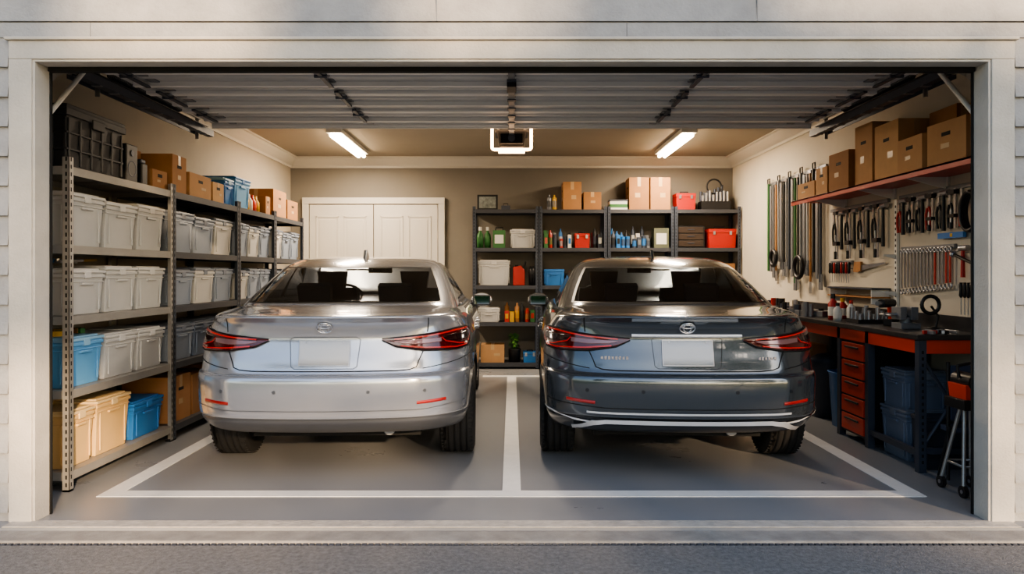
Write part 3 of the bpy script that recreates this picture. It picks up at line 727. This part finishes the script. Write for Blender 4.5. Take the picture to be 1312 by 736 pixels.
BODY=herm([
 (.275,.80,.34,4.40,.30,.25,.07),(.305,.86,.20,4.60,.34,.28,.09),(.35,.89,.10,4.68,.36,.32,.10),(.395,.905,.050,4.72,.36,.32,.10),(.415,.908,.046,4.72,.36,.32,.10),(.422,.912,.020,4.73,.36,.32,.11),(.45,.915,.010,4.74,.36,.32,.11),(.57,.921,.0,4.74,.36,.33,.11),
 (.635,.923,.002,4.72,.36,.33,.11),(.664,.922,.008,4.70,.36,.34,.11),(.675,.921,.022,4.69,.36,.34,.11),(.680,.920,.064,4.68,.36,.34,.11),(.70,.919,.078,4.66,.36,.34,.11),(.76,.917,.094,4.56,.36,.34,.11),
 (.84,.908,.118,4.40,.36,.34,.11),(.90,.895,.130,4.15,.36,.34,.11),(.95,.876,.122,3.9,.36,.35,.12),(.99,.855,.098,3.72,.36,.36,.13),(1.015,.838,.066,3.6,.36,.37,.13),(1.028,.824,.046,3.52,.35,.38,.14),
 (1.036,.812,.050,3.49,.35,.38,.14),(1.044,.797,.10,3.46,.34,.38,.13),(1.056,.77,.22,3.42,.32,.38,.12),(1.070,.73,.36,3.38,.30,.38,.10),(1.080,.68,.50,3.3,.28,.36,.08),(1.084,.55,.75,3.1,.25,.3,.06)])
CAB=herm([
 (.98,.805,.42,3.60,.24,.42,.10),(1.05,.785,.52,3.42,.24,.42,.10),(1.085,.77,.595,3.32,.24,.42,.10),(1.14,.745,.735,3.15,.24,.40,.10),(1.21,.71,.91,2.97,.24,.38,.10),
 (1.28,.672,1.08,2.80,.24,.34,.10),(1.34,.635,1.24,2.65,.24,.28,.10),(1.375,.60,1.36,2.54,.24,.24,.09),(1.40,.56,1.48,2.44,.24,.20,.08),(1.42,.50,1.62,2.34,.24,.16,.06),(1.434,.39,1.80,2.25,.2,.12,.04),(1.44,.22,1.92,2.18,.12,.06,.02)])
_c={}
def prow(z):
    k=round(z,4)
    if k not in _c:
        v=np.array([np.interp(z,BODY[:,0],BODY[:,j]) for j in range(7)]); xs,ys=half(v)
        s=np.concatenate([[0],np.cumsum(np.hypot(np.diff(xs),np.diff(ys)))]); _c[k]=(xs,ys,s)
    return _c[k]
def P(u,z):
    xs,ys,s=prow(z); a=abs(u); return Vector((math.copysign(np.interp(a,s,xs),u) if u else 0.0,np.interp(a,s,ys),z))
def PN(u,z,off):
    p=P(u,z); e=.012
    du=P(u+e,z)-P(u-e,z); dz=P(u,z+e)-P(u,z-e); n=du.cross(dz).normalized()
    return p+n*off
def PS(y,z,sg,off=0):
    xs,ys,s=prow(z); return Vector((sg*(np.interp(y,ys,xs)+off),y,z))
def patch(b,top,bot,off,mat,sg=1,nu=24,nz=6,back=-.004):
    u0=top[0][0]; u1=top[-1][0]; us=np.linspace(u0,u1,nu+1)
    tz=np.interp(us,[p[0] for p in top],[p[1] for p in top]); bz=np.interp(us,[p[0] for p in bot],[p[1] for p in bot])
    vs=[];W=nz+3
    for u,t,bo in zip(us,tz,bz):
        vs.append(PN(sg*u,bo,back))
        for k in range(nz+1): vs.append(PN(sg*u,bo+(t-bo)*k/nz,off))
        vs.append(PN(sg*u,t,back))
    fs=[]
    for i in range(nu):
        for k in range(W-1):
            f=(i*W+k,(i+1)*W+k,(i+1)*W+k+1,i*W+k+1); fs.append(f if sg>0 else f[::-1])
    b.add(vs,fs,mat,True)
    for i in (0,nu):
        o=[vs[i*W+k] for k in range(1,W-1)]; u=us[i]; inn=[PN(sg*u,bz[i]+(tz[i]-bz[i])*k/nz,back) for k in range(nz+1)]
        m=len(o); b.add(o+inn,[(k,k+1,m+k+1,m+k) for k in range(m-1)],mat)
def ribbon(b,path,w,off,mat,sg=1,step=.02,back=None):
    pts=[]
    for a,c in zip(path[:-1],path[1:]):
        n=max(2,int(math.dist(a,c)/step))
        for k in range(n): pts.append((a[0]+(c[0]-a[0])*k/n,a[1]+(c[1]-a[1])*k/n))
    pts.append(path[-1]); vs=[]
    for i,p in enumerate(pts):
        q0=pts[max(0,i-1)]; q1=pts[min(len(pts)-1,i+1)]; d=(q1[0]-q0[0],q1[1]-q0[1]); l=math.hypot(*d) or 1; n=(-d[1]/l,d[0]/l)
        for s in (-1,1): vs.append(PN(sg*(p[0]+n[0]*w/2*s),p[1]+n[1]*w/2*s,off))
    b.add(vs,[(2*i,2*i+1,2*i+3,2*i+2) for i in range(len(pts)-1)],mat,True)
def sribbon(b,path,w,mat,sg,off=.0015,vert=True):
    vs=[]
    pts=[]
    for a,c in zip(path[:-1],path[1:]):
        for k in range(10): pts.append((a[0]+(c[0]-a[0])*k/10,a[1]+(c[1]-a[1])*k/10))
    pts.append(path[-1])
    for i,p in enumerate(pts):
        q0=pts[max(0,i-1)]; q1=pts[min(len(pts)-1,i+1)]; d=(q1[0]-q0[0],q1[1]-q0[1]); l=math.hypot(*d) or 1; n=(-d[1]/l,d[0]/l)
        for s in (-1,1): vs.append(PS(p[0]+n[0]*w/2*s,p[1]+n[1]*w/2*s,sg,off))
    b.add(vs,[(2*i,2*i+1,2*i+3,2*i+2) for i in range(len(pts)-1)],mat,True)

GLASS=glassmat('car_tinted_glass',(.62,.64,.65))
LAMPD=M('tail_lamp_dark_red',(78,8,10),.12,coat=1)
LAMPR=M('tail_lamp_led_red',(176,26,20),.25,coat=1,emit=.12,ecol=(255,34,16))
REFL=M('reflector_red',(168,30,24),.3,coat=1)
LAMPW=M('tail_lamp_clear',(140,104,106),.15,.3,coat=1)
LAMPK=M('tail_lamp_smoked',(34,8,10),.1,coat=1)
PLATE=M('blank_number_plate',(196,198,202),.4)
SEAT=M('seat_fabric',(66,66,72),.8)
AX=.98; AF=3.80
def car(loc,rz,paint,low,dark):
    g=empty('sedan_car',loc,rz)
    rows=[half(v) for v in BODY]; nr=len(rows); nh=len(rows[0][0])
    vs=[];fs=[];W=2*nh-2
    for (xs,ys),v in zip(rows,BODY):
        for x,y in zip(xs,ys): vs.append((x,y,v[0]))
        for k in range(nh-2,0,-1): vs.append((-xs[k],ys[k],v[0]))
    for i in range(nr-1):
        for k in range(W): fs.append((i*W+k,i*W+(k+1)%W,(i+1)*W+(k+1)%W,(i+1)*W+k))
    fs.append(tuple(range(W-1,-1,-1))); fs.append(tuple((nr-1)*W+k for k in range(W)))
    b=MB(); b.add(vs,fs,paint,True); body=b.build('body')
    nf=len(body.data.polygons); body.data.materials.append(low); body.data.materials.append(BLACKM)
    for p in body.data.polygons:
        if p.center.z<.416 and p.index<nf-2: p.material_index=1
        if p.index==nf-2: p.material_index=2; p.use_smooth=False
    b=MB(); 
    for s in (-1,1):
        for yy in (AX,AF):
            x0,x1=sorted((s*.60,s*1.2)); b.cyl((x0,yy,.335),(x1,yy,.335),.375,BLACKM,n=48)
    cut=b.build('cutter')
    for p in cut.data.polygons: p.use_smooth=False
    md=body.modifiers.new('arches','BOOLEAN'); md.object=cut; md.operation='DIFFERENCE'; md.solver='EXACT'
    try: md.material_mode='TRANSFER'
    except: pass
    dg=bpy.context.evaluated_depsgraph_get(); dg.update()
    me=bpy.data.meshes.new_from_object(body.evaluated_get(dg)); body.modifiers.clear(); body.data=me
    bpy.data.objects.remove(cut); body.parent=g
    rows=[half(v,True) for v in CAB]; nr=len(rows); vs=[]
    for (xs,ys),v in zip(rows,CAB):
        for x,y in zip(xs,ys): vs.append((x,y,v[0]))
        for k in range(nh-2,0,-1): vs.append((-xs[k],ys[k],v[0]))
    b=MB(); b.mi(paint); b.mi(GLASS); b.mi(BLACK)
    zz=CAB[:,0]; r0=int(np.argmin(abs(zz-1.095))); r1=int(np.argmin(abs(zz-1.35)))
    G=[];K=[];Pn=[]
    c1=N1+8; s0=N1+N2+1; s1=N1+N2+N3-1; f0=N1+N2+N3+N2-8
    for i in range(nr-1):
        for k in range(W):
            f=(i*W+k,i*W+(k+1)%W,(i+1)*W+(k+1)%W,(i+1)*W+k)
            kk=k if k<nh-1 else W-1-k
            t='p'
            if r0<=i<r1:
                if kk<c1: t='k' if (kk>=c1-1 or i==r0 or i>=r1-1) else 'g'
                elif s0<=kk<s1: t='k' if (abs(kk-(s0+s1)//2)<2 or kk==s0 or kk==s1-1) else 'g'
                elif kk>=f0: t='k' if kk==f0 else 'g'
            (Pn if t=='p' else K if t=='k' else G).append(f)
    Pn.append(tuple((nr-1)*W+k for k in range(W)))
    b.add(vs,Pn,paint,True); b.add(vs,K,BLACK,True); b.add(vs,G,GLASS,True)
    b.build('cabin',parent=g)
    b=MB()
    for s in (-1,1):
        b.box((s*.30,1.18,1.13),(.25,.10,.17),SEAT,.9,1,R=Matrix.Rotation(.25,3,'X'))
        b.box((s*.36,2.12,1.10),(.42,.14,.14),SEAT,1.1,1); b.box((s*.36,2.10,1.24),(.25,.10,.15),SEAT,.85,1); 
        for q in (-.05,.05): b.cyl((s*.36+q,2.1,1.13),(s*.36+q,2.1,1.2),.008,STEEL,n=6)
    b.box((0,1.0,1.075),(1.2,.5,.02),BLACKM)
    b.tube([(-.36+.17*math.cos(t),2.62,1.08+.11*math.sin(t)) for t in np.linspace(0,6.283,22)[:-1]],.014,BLACK,closed=True)
    b.box((0,2.50,1.33),(.22,.03,.06),BLACK)
    b.build('seats_and_trim',parent=g,bevel=.03,bseg=3)
    b=MB()
    for s in (-1,1):
        top=[(.345,.893),(.60,.917),(.85,.940),(1.0,.946),(1.10,.94),(1.2,.92)]; bot=[(.345,.882),(.43,.842),(.60,.816),(.85,.808),(1.0,.820),(1.10,.855),(1.2,.915)]
        patch(b,top,bot,.012,LAMPD,s,nu=36)
        patch(b,[(.42,.876),(.6,.888),(.72,.892)],[(.42,.872),(.48,.858),(.6,.854),(.72,.864)],.0155,LAMPW,s,nu=16,back=.01)
        patch(b,[(.74,.900),(.9,.912),(1.06,.917)],[(.74,.87),(.9,.86),(1.06,.88)],.0145,LAMPK,s,nu=14,back=.01)
        ribbon(b,[(.42,.888),(.6,.902),(.85,.927),(1.02,.932),(1.07,.912),(1.05,.88),(1.0,.85)],.009,.018,LAMPR,s)
        ribbon(b,[(.46,.846),(.62,.832),(.85,.824),(.98,.834)],.008,.018,LAMPR,s)
        ribbon(b,[(.72,.892),(.75,.865),(.88,.843),(.98,.843)],.007,.0185,LAMPR,s)
        ribbon(b,top,.006,.0125,BLACKM,s); ribbon(b,bot,.006,.0125,BLACKM,s)
        patch(b,[(.57,.522),(.77,.530)],[(.57,.504),(.77,.512)],.005,REFL,s,nu=10,nz=2)
        ribbon(b,[(.655,1.02),(.64,.97),(.63,.93)],.007,.0015,BLACKM,s); ribbon(b,[(.60,.812),(.575,.76),(.56,.72),(.52,.706),(.44,.700),(0,.700)],.006,.003,BLACKM,s)
        ribbon(b,[(.60,.71),(.80,.735),(1.0,.76),(1.25,.77)],.005,.0015,BLACKM,s)
        for u in (.28,.62):
            p=PN(s*u,.585,.001); q=PN(s*u,.585,.003); b.cyl(p,q,.011,low,n=14)
        sribbon(b,[(1.42,.99),(1.46,.85),(1.40,.62),(1.50,.36)],.006,BLACKM,s); sribbon(b,[(2.22,.99),(2.22,.36)],.006,BLACKM,s); sribbon(b,[(3.12,.95),(3.16,.60),(3.12,.36)],.006,BLACKM,s)
        sribbon(b,[(1.50,.36),(3.12,.36)],.006,BLACKM,s); sribbon(b,[(1.35,1.03),(3.15,1.02)],.014,CHROME if dark else BLACK,s,off=.003)
        for yy in (1.60,2.40):
            p=PS(yy,.86,s,.018); q=PS(yy+.19,.87,s,.018); b.tube([PS(yy,.86,s,-.005),p,q,PS(yy+.19,.87,s,-.005)],.012,paint,n=8)
    for s in (-1,1): 
        ribbon(b,[(0,.905),(.19,.905),(.215,.89),(.20,.73),(.18,.715),(0,.715)],.005,.0012,low,s)
    patch(b,[(-.152,.885),(.152,.885)],[(-.152,.732),(.152,.732)],.012,PLATE,1,nu=10,nz=3)
    ribbon(b,[(-.152,.885),(.152,.885),(.152,.732),(-.152,.732),(-.152,.885)],.005,.0145,STEEL)
    for x in (-.11,.11): b.cyl(PN(x,.87,.010),PN(x,.87,.017),.005,STEEL,n=8)
    if dark:
        patch(b,[(-.335,.922),(.335,.922)],[(-.335,.904),(.335,.904)],.014,BRIGHT,1,nu=24,nz=2)
        for s in (-1,1):
            ribbon(b,[(0,.402),(.50,.402),(.58,.388),(.66,.358),(.72,.345)],.030,.016,BRIGHT,s)
            ribbon(b,[(.60,.392),(.70,.398),(.9,.43),(1.05,.44)],.010,.010,BRIGHT,s)
            ribbon(b,[(0,.452),(.50,.452),(.62,.454)],.012,.008,BRIGHT,s)
            ribbon(b,[(0,.48),(.50,.48),(.62,.488),(1.0,.50)],.005,.002,BLACKM,s)
        for k in range(8): b.box(PN(-.52+.022*k,.775,.004),(.013,.004,.02 if k%3 else .016),CHROME)
        for k in range(6): b.box(PN(.44+.020*k,.775,.004),(.012,.004,.018 if k%2 else .014),CHROME)
    else:
        for s in (-1,1):
            ribbon(b,[(0,.47),(.60,.47),(.78,.485),(1.0,.49)],.004,.002,low,s)
    for (rx,rz_) in ((.046,.033),(.022,.030)):
        b.tube([PN(rx*math.cos(t),.965+rz_*math.sin(t),.007) for t in np.linspace(0,2*math.pi,25)[:-1]],.0045,CHROME,n=6,closed=True)
    b.tube([PN(.036*math.cos(t),.975+.012*math.sin(t),.008) for t in np.linspace(0,2*math.pi,21)[:-1]],.004,CHROME,n=6,closed=True)
    b.build('rear_fascia',parent=g)
    b=MB(); b.prism([(1.58,1.40),(1.64,1.490),(1.67,1.493),(1.80,1.425)],'x',-.012,.012,paint); b.build('antenna_fin',parent=g,bevel=.005)
    b=MB(); b.box((0,1.36,1.325),(.20,.03,.012),LAMPD); b.build('brake_lamp',parent=g)
    b=MB()
    for s in (-1,1):
        b.ball((s*.945,2.86,1.035),(.105,.075,.068),paint,n=20,m=12); b.box((s*.945,2.80,1.035),(.17,.02,.10),BLACK); b.box((s*.945,2.787,1.035),(.15,.006,.085),M('mirror_glass',(190,200,205),.03,1)); b.box((s*.86,2.88,.985),(.12,.05,.035),BLACK)
    b.build('side_mirrors',parent=g,bevel=.01)
    b=MB()
    b.box((0,4.70,.52),(.95,.10,.26),BLACK); 
    for k in range(4): b.box((0,4.752,.43+.06*k),(.9,.01,.01),CHROME)
    for s in (-1,1): b.ball((s*.62,4.45,.66),(.2,.16,.06),LAMPW)
    b.build('grille_and_headlamps',parent=g)
    b=MB(); b.cyl((-.7,AX,.28),(.7,AX,.28),.035,BLACKM); b.bb(-.55,.55,.5,4.2,.22,.285,BLACKM); b.cyl((.35,.45,.27),(.35,1.6,.27),.04,GREYS); b.cyl((-.3,.62,.28),(.3,.62,.28),.06,BLACK)
    b.build('underbody',parent=g)
    for nm,sx,yy in (('wheel_rear_left',-1,AX),('wheel_rear_right',1,AX),('wheel_front_left',-1,AF),('wheel_front_right',1,AF)):
        b=MB(); c=(0,0,0); w=.118; R=.335
        pr=[(.225,-w*.85),(.25,-w),(.29,-w*1.04),(.318,-w*.95),(.330,-w*.80),(R,-w*.62)]
        for q in (-.55,-.18,.18,.55): pr+=[(R,w*q-.006-.022),(R,w*q-.006),(R-.009,w*q-.004),(R-.009,w*q+.004),(R,w*q+.006)]
        pr+=[(R,w*.62),(.330,w*.80),(.318,w*.95),(.29,w*1.04),(.25,w),(.225,w*.85)]
        b.lathe(pr,c,RUBBER,n=56,axis='x')
        for k in range(56):
            a=2*math.pi*k/56; 
            for q in (-.8,.8): b.box((w*q,(R-.004)*math.cos(a),(R-.004)*math.sin(a)),(.03,.006,.012),RUBBER,R=Matrix.Rotation(a,3,'X'))
        b.lathe([(.228,-w*.85),(.235,-w*.8),(.21,-w*.6),(.20,0),(.21,w*.6),(.235,w*.8),(.228,w*.85)],c,GREYS,n=40,axis='x')
        xo=sx*w*.55
        for k in range(10):
            a=2*math.pi*k/10; b.box((xo,.13*math.cos(a),.13*math.sin(a)),(.03,.17,.032),STEEL,R=Matrix.Rotation(a,3,'X'))
        b.cyl((xo-.025,0,0),(xo+.025,0,0),.055,STEEL,n=20); b.cyl((-w*.4*sx,0,0),(0,0,0),.15,GREYS,n=28); b.cyl((-w*.7*sx,0,0),(0,0,0),.06,BLACKM,n=18)
        b.build(nm,(sx*.785,yy,.336),parent=g)
    return g
SILVER=M('silver_car_paint',(184,187,194),.20,.6,coat=1)
GRAPH=M('graphite_car_paint',(88,95,102),.18,.65,coat=1)
LOWG=M('bumper_lower_grey',(92,95,101),.35,.4,coat=.3)
LOWD=M('bumper_lower_dark',(48,53,60),.25,.5,coat=.6)
car((-1.14,.49,0),.035,SILVER,LOWG,False)
car((1.07,.49,0),-.048,GRAPH,LOWD,True)

# ------------------------------------------------------------------ outside world
BARK=M('bark',(84,66,50),.9,var=.3,vs=10,bump=.6,bs=30)
LEAF=M('tree_leaves',(70,98,44),.7,var=.3,vs=3)
sd=Vector((-.48,1,-.30)).normalized()
def tree(loc,h,cr,n,holes=None,ls=.13,cz=None,rx=None,ry=None):
    b=MB()
    b.cyl((0,0,-.05),(.1,.1,h*.55),.22,BARK,r1=.14,n=12)
    for k in range(7):
        a=k*.9; b.cyl((.08,.08,h*(.35+.03*k)),(cr*.7*math.cos(a),cr*.5*math.sin(a),h*(.6+.05*k)),.07,BARK,r1=.02,n=7)
    vs=[];fs=[]; cz=cz or h*.75; rx=rx or cr; ry=ry or cr*.8; rzz=h-cz
    cl=[(rnd(-1,1),rnd(-1,1),rnd(-1,1)) for _ in range(60)]
    cl=[c for c in cl if c[0]**2+c[1]**2+c[2]**2<1.1]
    cnt=0
    while cnt<n:
        c=random.choice(cl); p=Vector((c[0]*rx+random.gauss(0,.42),c[1]*ry+random.gauss(0,.42),cz+c[2]*rzz+random.gauss(0,.35)))
        if p.z<1.5: cnt+=1; continue
        if holes:
            w=Vector(loc)+p; t=-w.y/sd.y; q=w+sd*t
            skip=False
            for (hx,hz,ax,az) in holes:
                if ((q.x-hx)/ax)**2+((q.z-hz)/az)**2<rnd(.85,1.1): skip=True; break
            if skip: cnt+=1; continue
        s=ls*rnd(.6,1.3); a=Vector((rnd(-1,1),rnd(-1,1),rnd(-1,1))).normalized(); d=a.orthogonal().normalized(); o=len(vs)
        vs+=[p-a*s,p+d*s*.5,p+a*s,p-d*s*.5]; fs.append((o,o+1,o+2,o+3)); cnt+=1
    b.add(vs,fs,LEAF); return b.build('shade_tree',loc)
holes=[(-1.80,2.68,.60,.38),(-.25,2.72,.50,.34),(2.2,2.8,.9,.22),(-2.45,.50,.45,.45),(.75,.06,.75,.14),(-2.2,-.16,1.0,.12),(2.2,-.17,1.4,.13),(-2.6,1.5,.13,.7),(-1.9,.05,.45,.10),(2.56,1.2,.10,.7)]
tree((7.0,-13.0,0),9.5,3.6,26000,holes,.15,cz=5.6,rx=4.8,ry=2.2)  # out of view; canopy gaps shaped so sun patches fall on facade and driveway
random.seed(5)
tree((-9,-20,0),8,3,5000,None,.24); tree((26,-24,0),9,3.5,6000,None,.26); tree((-4,-36,0),9,4,6000,None,.28); tree((-18,-30,0),9,4,6000,None,.28)
b=MB(); vs=[];fs=[]
b.bb(-30,30,-27,-26,-.1,1.5,LEAF)
for k in range(5000):
    p=Vector((rnd(-30,30),-26+rnd(-.2,.25),rnd(0,1.6))); a=Vector((rnd(-1,1),rnd(-1,1),rnd(-1,1))).normalized(); d=a.orthogonal(); o=len(vs); s=.18
    vs+=[p-a*s,p+d*s*.5,p+a*s,p-d*s*.5]; fs.append((o,o+1,o+2,o+3))
b.add(vs,fs,LEAF); b.build('hedge')

# ------------------------------------------------------------------ light & world
S=bpy.data.lights.new('sun','SUN'); S.energy=9.5; S.angle=math.radians(1.6); S.color=(1,.70,.42)
so=bpy.data.objects.new('sun',S); so.rotation_euler=sd.to_track_quat('-Z','Y').to_euler(); so.location=(5,-10,8); bpy.context.scene.collection.objects.link(so)
w=bpy.data.worlds.new('sky'); bpy.context.scene.world=w; w.use_nodes=True; nt=w.node_tree
bg=nt.nodes['Background']; sk=nt.nodes.new('ShaderNodeTexSky'); sk.sky_type='NISHITA'; sk.sun_disc=False
sk.sun_elevation=math.radians(24); sk.sun_rotation=math.radians(154); sk.air_density=1.1; sk.dust_density=1.4
nt.links.new(sk.outputs[0],bg.inputs[0]); bg.inputs[1].default_value=.33
try: bpy.context.scene.view_settings.look='AgX - Medium High Contrast'
except Exception as e: print(e)

cam=bpy.data.cameras.new('camera'); co=bpy.data.objects.new('camera',cam); bpy.context.scene.collection.objects.link(co)
co.location=(0,-3.9,1.3); co.rotation_euler=(math.radians(90),0,0)
cam.sensor_width=36; cam.lens=943/1312*36; cam.shift_y=-18/1312; cam.shift_x=.5/1312; cam.clip_start=.05
bpy.context.scene.camera=co
